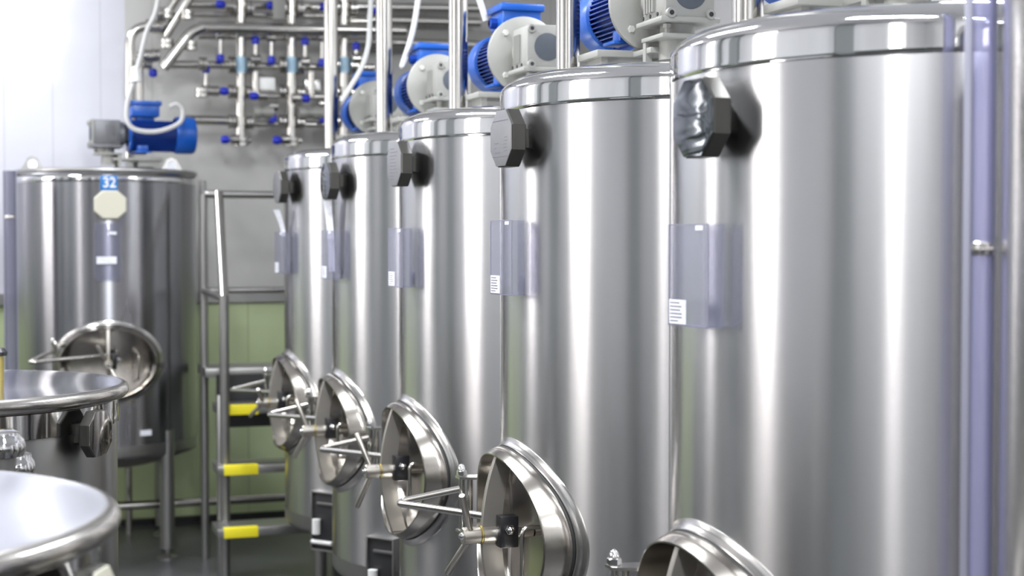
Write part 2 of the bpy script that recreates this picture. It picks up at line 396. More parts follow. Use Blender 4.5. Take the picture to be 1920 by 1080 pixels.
M['hubsteel'] = noise_rough(mat('hub_steel', (.56, .53, .48), .3, .95), .27, .36, (12, 12, 12))
M['barsteel'] = noise_rough(mat('bar_steel', (.36, .34, .31), .4, .8), .36, .5, (12, 12, 12))
M['doorsteel'] = noise_rough(mat('door_steel', (.40, .375, .34), .2, 1), .15, .24, (7, 7, 7))
M['brass'] = mat('brass', (.55, .45, .16), .35, 1)
def octa_box(root, zc, ang, yaw, w=.15, h=.152, name='octagonal_box', m='plate', depth=.045, stand=.02, text_lines=0):
    """an eight-sided instrument box standing off the shell; ang = angle around the tank, yaw = own twist"""
    e = bpy.data.objects.new(name, None)
    d = R + stand
    bm = B(); oc = octagon(w, h)
    add_prism(bm, oc, -depth, -.004, 'XZ', .004)
    add_box(bm, 0, stand / 2 + .006, 0, .05, stand + .03, .05)
    o = obj(name, bm, M['boxside'], root, 25)
    o.location = (math.sin(ang) * d, -math.cos(ang) * d, zc); o.rotation_euler = (0, 0, ang + yaw)
    bm = B(); s_ = .97
    add_prism(bm, [(u * s_, v * s_) for u, v in oc], -depth - .0035, -depth + .001, 'XZ', .001)
    face = obj('face_plate', bm, m, o, 25)
    bpy.data.objects.remove(e)
    if text_lines:
        bm = B(); rnd = random.Random(text_lines)
        if text_lines == 2:
            rows = [(-.03, -.012, .025), (-.035, -.024, .012), (-.026, -.037, .032)]
            for x, z, l in rows: add_box(bm, x + l / 2 - .01, -depth - .0038, z, l, .0006, .0022)
            for k in range(5): add_box(bm, .035 + rnd.uniform(-.003, .003), -depth - .0038, .002 - k * .009, .02, .0006, .0016)
            add_box(bm, 0, -depth - .0038, .047, .11, .0006, .0014); add_box(bm, 0, -depth - .0038, -.048, .11, .0006, .0014)
        else:
            for k in range(10):
                l = rnd.uniform(.035, .085); add_box(bm, -.035 + l / 2, -depth - .0038, .052 - k * .0115, l, .0006, .0022)
        obj('engraving', bm, 'ink', face)
    return o
M['boxside'] = noise_rough(mat('box_side_steel', (.07, .068, .062), .3, .6), .25, .35, (10, 10, 10))

def label_holder(root, zt, ang, yaw, h=.20, w=.148, dep=.040, sticker=True, top_tab=True, lines=True):
    d = R + .003
    hold = bpy.data.objects.new('label_holder', None)
    bm = B(); th = .002
    add_box(bm, 0, -dep, 0, w, th, h)
    add_box(bm, w / 2 - th / 2, -dep / 2 - .002, 0, th, dep - .004, h)
    add_box(bm, 0, -dep / 2 - .002, -h / 2, w, dep, th)
    o = obj('label_holder', bm, 'acrylic', root, 20)
    o.location = (math.sin(ang) * d, -math.cos(ang) * d, zt - h / 2); o.rotation_euler = (0, 0, ang + yaw)
    bm = B()
    for s in (-1, 1):
        add_box(bm, s * (w / 2), -dep, 0, .0022, .0022, h)
        add_box(bm, 0, -dep, s * h / 2, w, .0022, .0018)
    obj('holder_edge', bm, 'edge', o, 20)
    if sticker:
        st = box('sticker', (-w / 2 + .037, -dep - .0018, -h / 2 + .027), (.064, .0008, .048), 'paper', o)
        if lines:
            bm = B(); rnd = random.Random(3)
            for k in range(6):
                l = rnd.uniform(.03, .055); add_box(bm, -w / 2 + .009 + l / 2, -dep - .0024, -h / 2 + .045 - k * .0072, l, .0004, .0022)
            obj('printed_lines', bm, 'ink', st)
    if top_tab: box('top_tab', (w / 2 - .03, -dep - .0018, h / 2 - .007), (.026, .0008, .009), 'paper', o)
    bpy.data.objects.remove(hold)
    return o

def tank_body(root, zb, zt, band, steel='brushed', hole=None):
    """zb bottom of the side wall, zt crown height, band = lower edge of the polished top band"""
    bm = B(); n = 10
    if hole:
        zc, hs = hole; z0_, z1_ = zc - .26, zc + .26
        add_lathe(bm, [(R, zb + .07), (R, z0_)] + [(R, z0_ + (z1_ - z0_) * k / 52) for k in range(1, 52)] + [(R, z1_), (R, (z1_ + band) / 2), (R, band)], 288)
        dead = [f for f in bm.faces if f.calc_center_median().y < 0 and (f.calc_center_median().x / (.29 * hs)) ** 2 + ((f.calc_center_median().z - zc) / (.237 * hs)) ** 2 < 1]
        bmesh.ops.delete(bm, geom=dead, context='FACES')
    else: add_lathe(bm, [(R, zb + .07), (R, band - .3), (R, band)], 160)
    obj('shell', bm, steel, root)
    zs = zt - .020 - .048
    prof = [(R - .001, band - .002), (R + .0012, band), (R + .0012, band + .012), (R + .0012, (band + zs) / 2), (R + .0012, zs - .008), (R + .0012, zs)]
    n = 16
    for k in range(1, n + 1):
        a = PI / 2 * k / n; prof.append((R + .0012 - .088 + .088 * math.cos(a), zs + .048 * math.sin(a)))
    rr = prof[-1][0]; z0 = prof[-1][1]
    for k in range(1, 9):
        q = 1 - k / 8; prof.append((rr * q, z0 + .028 * (1 - q * q)))
    bm = B(); add_lathe(bm, prof, 128); obj('top_band', bm, 'polished', root, 60)
    prof = [(R + .0008, zb + .072), (R + .0008, zb + .02)]
    for k in range(1, 7):
        a = PI / 2 * k / 6; prof.append((R + .0008 - .03 + .03 * math.cos(a), zb + .02 - .03 * math.sin(a)))
    prof += [(R - .12, zb - .045), (.25, zb - .09), (.04, zb - .11), (.001, zb - .11)]
    bm = B(); add_lathe(bm, prof, 128); obj('bottom_band', bm, 'dullsteel', root, 60)
def tank_legs(root, zb, angs, rr=.44):
    for a in angs:
        x, y = math.sin(a) * rr, -math.cos(a) * rr
        bm = B(); add_tube(bm, [(x, y, .05), (x, y, zb + .02)], .032, 18)
        add_lathe(bm, [(.055, 0), (.055, .012), (.028, .022), (.015, .03), (.015, .06)], 20, (x, y, 0), 'Z', True)
        obj('leg', bm, 'dullsteel', root)

ZB, ZT, BAND = .42, 2.285, 2.163
def make_tank(textn, face, spoke=(107, 253), zc=1.025, yaw=-.10, holder_lines=True):
    root = bpy.data.objects.new('steel_tank', None); C.objects.link(root)
    tank_body(root, ZB, ZT, BAND, hole=(zc, 1))
    tank_legs(root, ZB, [PI / 4, 3 * PI / 4, 5 * PI / 4, 7 * PI / 4])
    manhole(root, zc, spoke=spoke)
    octa_box(root, 2.080 if textn else 2.066, .14, yaw, m=face, text_lines=textn)
    label_holder(root, 1.862, .05, 0, lines=holder_lines)
    # drain cabinet under the hatch
    rz_ = Matrix.Rotation(.66, 4, 'Z')
    nz = .485
    bm = B(); add_box(bm, 0, -R - .004, nz, .13, .03, .27, .003); ni = obj('drain_niche', bm, 'dark', root); ni.rotation_euler = (0, 0, .66)  # raised slab; the shade inside the niche is put into its near-black colour
    bm = B()
    for x in (-.066, .066): add_box(bm, x, -R - .012, nz, .008, .036, .28, .002)
    for z in (-.138, .138): add_box(bm, 0, -R - .012, nz + z, .14, .036, .008, .002)
    add_box(bm, .015, -R - .022, nz + .085, .10, .012, .012, .002)
    obj('niche_frame', bm, 'dullsteel', ni)
    bm = B(); add_tube(bm, [(-.03, -R - .035, nz - .06), (-.03, -R - .035, nz + .01)], .02); add_tube(bm, [(-.06, -R - .03, nz - .1), (.06, -R - .03, nz - .1)], .011); obj('drain_fitting', bm, 'white', ni)
    return root
P5 = Vector((.887 * ca + 3.235 * sa, -.887 * sa + 3.235 * ca, 0))
D = 1.175
# facing: local -Y -> room -X turned towards the camera
def facing(phi): return -PI / 2 + phi
tanks = {}
info = {
 1: ('farthest large brushed steel tank of the right row, white sheet leaning out of its holder', .03, 0),
 2: ('second farthest large steel tank of the right row, film-glossy octagon box over a white sheet', .03, 0),
 3: ('large steel tank in the middle of the right row, octagon box engraved with many lines', .03, 0),
 4: ('large steel tank with fully visible open-dish hatch, left of the nearest whole tank', .03, .0125),
 5: ('largest nearest whole steel tank, crinkled shiny octagon box near its top band', .05, -.01),
 6: ('steel tank cut off by the right edge of the photo', .03, 0),
}
proto = {1: (1, 'plate', (215, 35)), 2: (0, 'foil', (100, 240)), 3: (1, 'plate'), 4: (2, 'plate', (64, 238), 1.006), 5: (0, 'foil', (100, 240), 1.008), 6: (0, 'plate')}
built = {}
for i in (1, 2, 3, 4, 5, 6):
    key = proto[i]
    if key in built: tk = copy_tree(built[key])
    else: tk = make_tank(*key); built[key] = tk
    lab, phi, dz = info[i]
    tk.location = (P5.x, P5.y + (5 - i) * D, dz); tk.rotation_euler = (0, 0, facing(phi))
    tag(tk, lab, 'tank', 'large steel tanks in the right row'); tanks[i] = tk
def local(i, x, y, z): return (Matrix.Translation(tanks[i].location) @ Matrix.Rotation(tanks[i].rotation_euler[2], 4, 'Z')) @ Vector((x, y, z))

# sheets of paper in the holders of tanks 1 and 2
for i, lab, w_, h_ in ((1, 'white paper sheet leaning from the holder on the farthest right-row tank', .075, .11), (2, 'white paper sheet standing in the holder below the glossy octagon box', .085, .26)):
    bm = B(); n = 8
    front = []; 
    for k in range(n + 1):
        q = k / n; z = -.02 + q * (h_ + .02) if i == 1 else -.17 + q * (.17 + .125)
        bend = -.052 * max(0, q - .2) ** 1.3 if i == 1 else -.022 * q * q
        front.append([Vector((-w_ / 2, -.02 + bend, z)), Vector((w_ / 2, -.02 + bend * .7, z)), Vector((w_ / 2, -.0188 + bend * .7, z)), Vector((-w_ / 2, -.0188 + bend, z))])
    add_rings(bm, front)
    o = obj('paper_sheet', bm, 'paper'); tag(o, lab, 'paper', 'sheets in the label holders')
    p = local(i, math.sin(.05) * (R + .003), -math.cos(.05) * (R + .003), 1.862); o.location = p; o.rotation_euler = (0, 0, tanks[i].rotation_euler[2] + .05)

# ------------------------------------------------------------------ gear motors (local: gearbox at origin, motor runs +Y)
def make_motor(plain=False):
    root = bpy.data.objects.new('gear_motor', None); C.objects.link(root)
    # gearbox
    bm = B()
    add_box(bm, 0, 0, 0, .15, .15, .15, .006)
    add_box(bm, 0, 0, -.078, .18, .18, .014, .003)
    for s in (-1, 1):
        for k in range(4): add_box(bm, s * .077, .012 + k * .018 - .02, 0, .012, .006, .1)
    for k in range(4): add_box(bm, -.045 + k * .03, .04, .067, .006, .08, .014)
    add_lathe(bm, [(.066, .07), (.07, .074), (.07, .10), (.052, .115), (.05, .16)], 32, (0, 0, 0), 'Y')
    gb = obj('gearbox', bm, 'dullsteel' if plain else 'alu', root)
    bm = B(); add_box(bm, 0, -.079, 0, .15, .012, .155, .004)
    for x in (-1, 1):
        for z in (-1, 1): add_lathe(bm, [(.014, -.094), (.015, -.09), (.015, -.075)], 16, (x * .06, 0, z * .062), 'Y', True)
    obj('side_cover', bm, 'alu', gb)
    bm = B(); add_lathe(bm, [(.0005, -.0885), (.045, -.0885), (.049, -.087), (.049, -.084)], 32, (0, 0, .0), 'Y'); obj('round_plug', bm, 'plug', gb)
    for x in (-1, 1):
        for z in (-1, 1): bm = B(); add_lathe(bm, [(.0005, -.0948), (.007, -.0948), (.007, -.093)], 12, (x * .06, 0, z * .062), 'Y'); obj('screw_hole', bm, 'rubber', gb)
    for y in (-.05, 0, .05): bm = B(); add_lathe(bm, [(.0005, -.0862), (.006, -.0862), (.006, -.083)], 10, (0, y, -.062), 'X'); obj('screw_hole', bm, 'rubber', gb)
    # flange disc
    bm = B(); add_lathe(bm, [(.05, .158), (.136, .158), (.140, .161), (.140, .176), (.136, .179), (.05, .179)], 64, (0, 0, 0), 'Y')
    if plain: bm.free()
    else: fl = obj('flange_disc', bm, 'alu', root)
    for k in range(0 if plain else 4):
        a = PI / 4 + k * PI / 2; x, z = .108 * math.cos(a), .108 * math.sin(a)
        bm = B(); add_lathe(bm, [(.0005, .149), (.010, .149), (.0115, .151), (.0115, .158)], 6, (x, 0, z), 'Y'); obj('bolt', bm, M['zinc'], fl)
    # motor
    bm = B(); add_lathe(bm, [(.07, .178), (.082, .18), (.082, .46), (.07, .465)], 48, (0, 0, 0), 'Y')
    for k in range(44):
        a = 2 * PI * k / 44
        if 50 < math.degrees(a) < 130: continue
        rot = Matrix.Rotation(-a, 3, 'Y')
        add_box(bm, *(Vector((math.cos(a) * .09, .32, math.sin(a) * .09))), .022, .25, .0035, 0, Matrix.Rotation(-a, 3, 'Y'))
    body = obj('motor_body', bm, 'bluedark', root)
    bm = B(); add_lathe(bm, [(.076, .178), (.108, .180), (.110, .184), (.106, .194), (.085, .2)], 48, (0, 0, 0), 'Y'); obj('end_shield', bm, 'blue', root)
    bm = B(); add_lathe(bm, [(.098, .435), (.108, .44), (.110, .45), (.110, .53), (.104, .545), (.09, .55), (.0005, .55)], 48, (0, 0, 0), 'Y')
    obj('fan_cover', bm, 'blue', root)
    for s in (-1, 1):
        bm = B(); add_box(bm, s * .07, .25, -.088, .03, .06, .04, .004); add_box(bm, s * .085, .25, -.108, .05, .09, .01, .003); obj('motor_foot', bm, 'blue', root)
    bm = B(); add_box(bm, 0, .27, .135, .15, .15, .07, .006); add_box(bm, 0, .27, .178, .172, .172, .026, .005)
    add_box(bm, 0, .27, .092, .09, .1, .04, .004)
    for x in (-1, 1):
        for y in (-1, 1): add_lathe(bm, [(.006, .19), (.006, .195), (.001, .196)], 8, (x * .065, .27 + y * .065, 0), 'Z')
    tb = obj('terminal_box', bm, 'blue', root)
    bm = B(); add_lathe(bm, [(.018, -.074), (.02, -.076), (.02, -.1), (.012, -.104)], 8, (0, .27, .125), 'X'); obj('cable_gland', bm, 'bluedark', tb)
    # seat on the tank
    bm = B(); add_box(bm, 0, .01, -.120, .15, .15, .012, .002)
    for x in (-1, 1): add_box(bm, x * .062, .07, -.158, .02, .02, .07)
    add_box(bm, -.06, .24, -.148, .24, .16, .02, .002)
    add_box(bm, 0, .10, -.15, .14, .14, .016, .002)
    for x in (-.15, .03): add_box(bm, x, .24, -.172, .02, .12, .04)
    add_lathe(bm, [(.05, -.114), (.05, -.08)], 24, (0, 0, 0), 'Z', True, True); add_lathe(bm, [(.045, -.18), (.045, -.12)], 24, (0, 0.02, 0), 'Z', True, True)
    add_lathe(bm, [(.008, -.126), (.008, -.1), (.012, -.1), (.012, -.088), (.001, -.088)], 6, (-.055, -.05, 0), 'Z')
    obj('seat_plate', bm, 'alu', root)
    if plain:
        gb.data.materials[0] = M['darkcast']
        for ch in root.children:
            if ch.name.split('.')[0] in ('motor_body', 'end_shield', 'fan_cover', 'motor_foot', 'terminal_box'): ch.location.y = -.065; ch.scale.y = 1.06
    return root
MZ = 2.475
mot_labels = {1: 'blue gear motor on the farthest tank of the right row', 2: 'blue gear motor second from the far end of the right row',
              3: 'blue gear motor with a slate round plug, wholly visible beside the fourth riser pipe', 4: 'large near blue gear motor cut by the top edge of the photo', 5: 'blue gear motor on the nearest whole tank, barely showing at the top edge'}
m0 = None
for i in (1, 2, 3, 4, 5):
    if m0 is None: m0 = make_motor(); mt = m0
    else: mt = copy_tree(m0)
    mt.location = (P5.x - .05, P5.y + (5 - i) * D, MZ + .025 + info[i][2]); mt.rotation_euler = (0, 0, 0)
    tag(mt, mot_labels[i], 'motor', 'gear motors on the right row of tanks')

# ------------------------------------------------------------------ riser pipes up from each tank
nm = {1: 'slim far steel riser pipe above the farthest tank of the right row', 2: 'vertical steel riser pipe on the second farthest tank',
      3: 'vertical steel riser pipe on the middle tank of the right row', 4: 'thick polished riser pipe beside the motor with the slate plug', 5: 'steel riser pipe at the top edge behind the nearest whole tank'}
r0 = None
for i in (1, 2, 3, 4, 5):
    if r0 is None:
        r0 = bpy.data.objects.new('riser_pipe', None); C.objects.link(r0)
        bm = B(); add_tube(bm, [(0, 0, 0), (0, 0, H - 2.286)], .036, 32); obj('pipe', bm, 'pipe', r0)
        bm = B(); add_lathe(bm, [(.036, 0), (.055, 0), (.055, .012), (.037, .014)], 32); obj('ferrule', bm, 'satin', r0)
        rp = r0
    else: rp = copy_tree(r0)
    rp.location = (P5.x - .244, P5.y + (5 - i) * D + .366, 2.286 + info[i][2]); tag(rp, nm[i], 'pipe', 'vertical riser pipes on the right row')
# ------------------------------------------------------------------ tank 32
T32 = Vector((-2.38 * ca + 8.95 * sa, 2.38 * sa + 8.95 * ca, 0))
root = thing('steel_tank', 'dark-shaded steel tank with blue 32 sign, standing alone at the far left wall', 'tank', T32, 0.0)
s32 = .535 / R
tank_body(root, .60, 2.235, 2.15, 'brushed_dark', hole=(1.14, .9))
root.rotation_euler = (0, 0, -.055)
root.scale = (.935, .935, 1)
bm = B(); add_lathe(bm, [(R + .001, 2.198), (R + .008, 2.204), (R + .010, 2.212), (R + .006, 2.222), (R - .02, 2.228)], 128); obj('top_rim', bm, 'dullsteel', root)
manhole(root, 1.14, .90, (120, 300), 1.04)
bm = B()
for a in (.72, -.72, PI - .72, PI + .72):
    x, y = math.sin(a) * .52, -math.cos(a) * .52
    b2 = B(); add_tube(b2, [(x, y, .06), (x, y, .74)], .045, 18); add_lathe(b2, [(.06, 0), (.06, .012), (.03, .022), (.015, .03), (.015, .07)], 20, (x, y, 0), 'Z', True)
    add_box(b2, x * .97, y * .97, .72, .07, .07, .05, .005, Matrix.Rotation(a, 3, 'Z') @ Matrix.Rotation(.5, 3, 'X'))
    obj('leg', b2, 'dullsteel', root)
bm.free()
bm = B(); add_prism(bm, octagon(.185, .155, .27), -R - .03, -R + .01, 'XZ', .004); pl = obj('octagonal_plate', bm, 'cream', root, 25)
pl.location.z = 2.02; pl.location.x = .018
sg = box('number_sign', (0.012, -R - .006, 2.14), (.10, .006, .082), 'bluetag', root, .001)
text('digits', '32', .078, 'paper', sg, (0.014, -R - .0098, 2.14), (PI / 2, 0, 0))
bm = B(); add_box(bm, 0, -R - .012, 1.76, .15, .004, .32, .001); lh = obj('label_holder', bm, 'acrylic', root)
box('top_tab', (.03, -R - .016, 1.862), (.045, .002, .016), 'paper', lh); box('sticker', (-.005, -R - .016, 1.712), (.115, .002, .04), 'paper', lh)
box('type_plate', (.215, -R + .035, .74), (.07, .01, .03), 'paper', root, 0, Matrix.Rotation(.4, 3, 'Z'))
for sx in (-.44, .40):
    bm = B(); sgn = 1
    add_prism(bm, [(sx - .10, 2.19), (sx + .10, 2.19), (sx + .045, 2.27), (sx + .03, 2.30), (sx, 2.312), (sx - .03, 2.30), (sx - .045, 2.27)], -.012, .012, 'XZ')
    lg = obj('lifting_lug', bm, 'satin', root)
    bm = B(); add_lathe(bm, [(.001, -.014), (.028, -.014), (.028, .014), (.001, .014)], 24, (sx, 0, 2.262), 'Y'); obj('lug_eye', bm, 'paper', lg)
mt = make_motor(True); mt.location = (T32.x - .005, T32.y - .05, 2.445); mt.rotation_euler = (0, 0, -PI / 2 + .08)
tag(mt, 'blue gear motor lying on the tank with the blue 32 sign', 'motor')

# sight tubes: beside tank 32 and by the right edge
def sight_tube(p, z0, z1, r, zc, label, m='tube'):
    th = thing('sight_tube', label, 'tube', (p[0], p[1], 0))
    bm = B(); add_tube(bm, [(0, 0, z0), (0, 0, z1)], r, 28); obj('clear_pipe', bm, m, th)
    bm = B()
    for s in (-1, 1): add_box(bm, s * r * 1.12, 0, (z0 + z1) / 2, r * .25, r * .9, z1 - z0, .001)
    obj('side_rail', bm, 'edge', th)
    bm = B(); add_tube(bm, [(-r * .75, -r * 1.1, zc), (r * .45, -r * 1.1, zc)], r * .17, 12)
    add_lathe(bm, [(r * 1.02, -.01), (r * 1.1, -.008), (r * 1.1, .008), (r * 1.02, .01)], 24, (0, 0, zc)); obj('clamp', bm, 'satin', th)
    return th
d = ray(1836, 451); tt = 2.45 / math.hypot(d.x, d.y)
pt = (d.x * tt, d.y * tt)
sight_tube(pt, .0, 2.9, .0195, CZ - .012, 'violet clear vertical tube with small metal clamp near the right edge')
d = ray(19, 400); tt = 8.75 / math.hypot(d.x, d.y)
sight_tube((d.x * tt, d.y * tt), .0, 2.2, .03, CZ + .13, 'greyish clear tube standing left of the tank with the 32 sign', 'tube_grey')

# ------------------------------------------------------------------ two low tanks in the foreground
def low_tank(loc, label, face, oa=50):
    z = 1.40
    root = thing('low_tank', label, 'tank', (*loc, 0), 0, 'low round tanks on the left')
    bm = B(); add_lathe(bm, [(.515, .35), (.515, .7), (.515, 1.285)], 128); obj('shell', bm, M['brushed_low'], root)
    bm = B(); add_lathe(bm, [(.515, 1.283), (.519, 1.285), (.519, 1.352), (.512, 1.356)], 128); obj('top_band', bm, 'polished', root)
    prof = [(.50, 1.352), (.53, 1.356)]
    rr = .021
    for k in range(0, 13):
        a = -PI / 2 + PI * k / 12 * 1.06
        prof.append((.529 + rr * math.cos(a), 1.379 + rr * math.sin(a)))
    bm = B(); add_lathe(bm, prof, 128); rim_ = prof[-1]
    ld = obj('lid', bm, M['rimsteel'], root, 70)
    bm = B(); add_lathe(bm, [rim_, (.50, 1.3985), (.35, 1.4045), (.18, 1.4075), (.001, 1.409)], 128); obj('lid_top', bm, 'lid', root, 70)
    bm = B(); add_lathe(bm, [(.515, .352), (.49, .32), (.2, .26), (.001, .25)], 96); obj('bottom', bm, 'dullsteel', root)
    for a in (PI / 4, 3 * PI / 4, 5 * PI / 4, 7 * PI / 4):
        x, y = math.sin(a) * .42, -math.cos(a) * .42
        bm = B(); add_tube(bm, [(x, y, .0), (x, y, .36)], .03, 16); obj('leg', bm, 'dullsteel', root)
    global R
    R0 = R; R = .515
    octa_box(root, 1.285, math.radians(oa), .1, m=face, w=.12, h=.128, stand=.028, depth=.035)
    R = R0
    return root
M['rimsteel'] = noise_rough(mat('rim_steel', (.56, .54, .50), .2, 1), .14, .24, (8, 8, 8))
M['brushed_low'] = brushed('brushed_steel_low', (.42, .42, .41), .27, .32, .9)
M['mirrorplate'] = noise_rough(mat('mirror_plate', (.45, .43, .41), .08, 1), .05, .12, (8, 8, 8))
lta = low_tank((-.20, 4.73), 'farther of two low lidded steel tanks, glossy octagon box on its side', 'mirrorplate')
ltb = low_tank((-.376, 2.544), 'nearer low steel tank, broad satin lid filling the lower left corner', 'cream', 60)
# filling valve on the farther low tank
p = Vector((-.37, 4.9, 1.404))
pv = onY(3, 690, 4.75)
v = thing('vent_valve', 'small brass stemmed valve with dark knob standing on a low tank lid', 'valve', (pv.x - .004, 4.75, 1.403))
tube('stem', [(0, 0, 0), (0, 0, .075)], .011, 'brass', v); bm = B(); add_lathe(bm, [(.001, .075), (.02, .077), (.022, .088), (.012, .1), (.001, .102)], 20); obj('knob', bm, 'blackplastic', v)
# capped connection posts between the two low tanks
for px_, py_, zt_, rr_, yy, lab in ((6, 828, .0, .058, 3.35, 'shiny domed steel cap on a post between the two low tanks'), (38, 868, .0, .042, 3.55, 'small flat steel cap on a post just beyond the near lid')):
    q = onY(px_, py_, yy)
    th = thing('capped_post', lab, 'post', (q.x, q.y, 0))
    rr_ = rr_ * .72
    tube('post', [(0, 0, 0), (0, 0, q.z - .02)], rr_ * .6, 'dullsteel', th)
    bm = B(); add_lathe(bm, [(rr_ * .6, q.z - .035), (rr_ * 1.0, q.z - .03), (rr_ * 1.12, q.z - .012), (rr_ * 1.0, q.z + .004), (rr_ * .82, q.z + .012), (rr_ * .8, q.z + .02), (rr_ * .5, q.z + .024), (.001, q.z + .024)], 48); obj('cap', bm, 'polished', th)

# ------------------------------------------------------------------ steps
YS = 8.35
st = thing('step_platform', 'tall steel step ladder with yellow tread strips between the 32 tank and the far tank', 'steps', (0, 0, 0))
def S(x, y, yy=YS): return onY(x, y, yy)
xr = 630
for k, py in enumerate((776, 889, 1007)):
    yy = YS - .0 - .24 * k * .6
    a = S(408, py - 6, yy); b = S(xr, py - 6, yy)
    w_ = b.x - a.x
    t_ = box('tread', ((a.x + b.x) / 2, yy + .12, a.z), (w_, .24, .045), 'dullsteel', st, .003)
    c0 = S(420, py, yy); c1 = S(484, py, yy)
    box('yellow_strip', ((c0.x + c1.x) / 2, yy + .015, a.z), (c1.x - c0.x, .05, .052), 'yellow', t_, .001)
a = S(385, 700, YS + .3); b = S(xr, 700, YS + .3)
box('platform', ((a.x + b.x) / 2, YS + .48, a.z), (b.x - a.x, .36, .05), 'dullsteel', st, .003)
box('riser_panel', ((a.x + b.x) / 2 + .03, YS + .3, a.z - .16), (b.x - a.x - .06, .012, .3), 'dark', st)
xs = [S(414, 800).x, S(xr, 800).x]
for x in xs:
    bm = B(); add_box(bm, x, YS - .13 + .12, S(414, 775).z / 2 + .05, .045, .05, S(414, 775).z + .1, .004); obj('stringer', bm, 'dullsteel', st)
# handrail: upright, sloping bar, back post
pa, pb = S(420, 560, YS - .05), S(410, 362, YS + .42)
tube('sloping_handrail', [pa, pb], .026, 'pipe', st)
pc = S(420, 560, YS - .05); pd = S(412, 780, YS - .05)
tube('front_post', [(pc.x, pc.y, pc.z + .02), (pc.x, pc.y, 0)], .026, 'dullsteel', st)
pe = S(381, 364, YS + .45)
tube('rear_post', [pe, (pe.x, pe.y, 0)], .022, 'dullsteel', st)
pf = S(409, 364, YS + .42)
tube('top_rail', fillet([pf, pe, (S(700, 372, YS + .45).x, YS + .45, pe.z)], .05), .022, 'dullsteel', st)
g0, g1 = S(381, 545, YS + .45), S(700, 548, YS + .45)
tube('mid_rail', fillet([(pc.x, pc.y, pc.z), g0, (g1.x, g1.y, g0.z)], .04), .018, 'dullsteel', st)
# low service pipe
a, b = onY(236, 966, 9.0), onY(700, 944, 9.0)
lp = tube('service_pipe', [(a.x - 1.2, 9.46, .215), (b.x + 1.5, 9.46, .215)], .026, 'pipe'); tag(lp, 'low horizontal pipe running behind the tank legs and steps', 'pipe')
bm = B(); 

# white hose drop near legs
bm.free()
for k, (px_, lab) in enumerate(((383, 'thin dark vertical conduit on the green wall behind the steps'), (241, 'grey upright pipe on the green wall behind the 32 tank legs'))):
    q = onY(px_, 900, 9.75); o = tube('wall_conduit', [(q.x, q.y, 0), (q.x, q.y, DADO if k else 2.2)], .022, 'dullsteel' if k == 0 else 'pipe'); tag(o, lab, 'pipe')

M['paleblue'] = mat('pale_blue_sticker', (.38, .56, .70), .4)
# ------------------------------------------------------------------ pipe manifold on the back wall
YM = 9.70
def W(x, y, dy=0): return onY(x, y, YM + dy)
mf = thing('pipe_manifold', 'steel pipe manifold with blue-knobbed valves on the wall above the 32 tank', 'pipework', (0, 0, 0))
def prun(pts, r, dy=0, m='pipe', name='pipe', rad=.09):
    q = [W(x, y, dy) for x, y in pts]
    return tube(name, fillet(q, rad, 7) if len(q) > 2 else q, r, m, mf)
def flange(x, y, dy=0, ax='X', r=.048, L=.045, m='pipe'):
    p = W(x, y, dy); bm = B()
    add_lathe(bm, [(r * .6, -L / 2), (r, -L / 2 + .004), (r, -.004), (r * .86, 0), (r, .004), (r, L / 2 - .004), (r * .6, L / 2)], 24, p, ax, True, True)
    return obj('union', bm, m, mf)
# headers
for hx in (451, 546, 645):
    prun([(hx, -60), (hx, 266)], .032, 0, name='header_pipe')
    q = W(hx, 122); bm = B(); add_lathe(bm, [(.0335, -.05), (.0335, .05)], 24, q); obj('blue_band', bm, M['paleblue'], mf)
    flange(hx, 266, 0, 'Z', .05, .06)
beam = box('support_beam', (W(523, 20, -.12).x, YM - .12, W(523, -20, -.12).z + .07), (.075, .03, .52), 'alu', mf, .003)
# horizontal lines
for pts, r, dy in [
    ([(372, 52), (615, 56), (760, 58)], .037, -.09), ([(345, 8), (615, 12), (900, 16)], .03, .1), ([(360, 26), (615, 30)], .018, .03),
    ([(372, 68), (615, 72)], .02, .08), ([(318, 121), (435, 122)], .026, .02), ([(466, 124), (612, 126), (700, 127)], .024, .02), ([(395, 172), (436, 172)], .02, 0),
    ([(466, 180), (612, 182), (700, 183)], .018, 0), ([(340, 224), (436, 227)], .03, .03), ([(466, 232), (612, 234)], .02, .02),
    ([(432, 264), (470, 264)], .02, 0), ([(528, 264), (565, 264)], .02, 0), ([(640, 36), (900, 42)], .03, .12), ([(640, 78), (900, 84)], .03, .12)]:
    prun(pts, r, dy, rad=.001 if len(pts) > 2 else .09)
# feed with the big bend on the left
prun([(243, 300), (243, 52), (308, 47)], .03, -.1, rad=.2)
prun([(256, 104), (300, 106)], .022, -.06)
prun([(262, 112), (264, 240)], .02, -.03)
# sloping lines coming forward
prun([(306, 128), (356, 62), (382, 50)], .034, -.12, rad=.1)
prun([(308, 68), (352, -2), (380, -45)], .034, -.06, rad=.001)
prun([(300, 42), (342, -20)], .026, 0)
for x, y, a in ((281, 49, 'X'), (296, 50, 'X'), (276, 105, 'X'), (292, 104, 'X'), (313, 82, 'Z'), (312, 26, 'Z'), (350, 28, 'Z'), (357, 86, 'Z'), (302, 26, 'X'), (378, 174, 'Z'), (380, 120, 'X')):
    flange(x, y, -.1, a, .042, .06)
for hx in (451, 546, 645):
    for hy in (14, 122, 172, 228):
        for s in (-1, 1): flange(hx + s * 17, hy + (2 if s > 0 else 0), 0, 'X', .056 if hy in (122, 14) else .045, .05, 'satin' if hy != 122 else 'pipe')
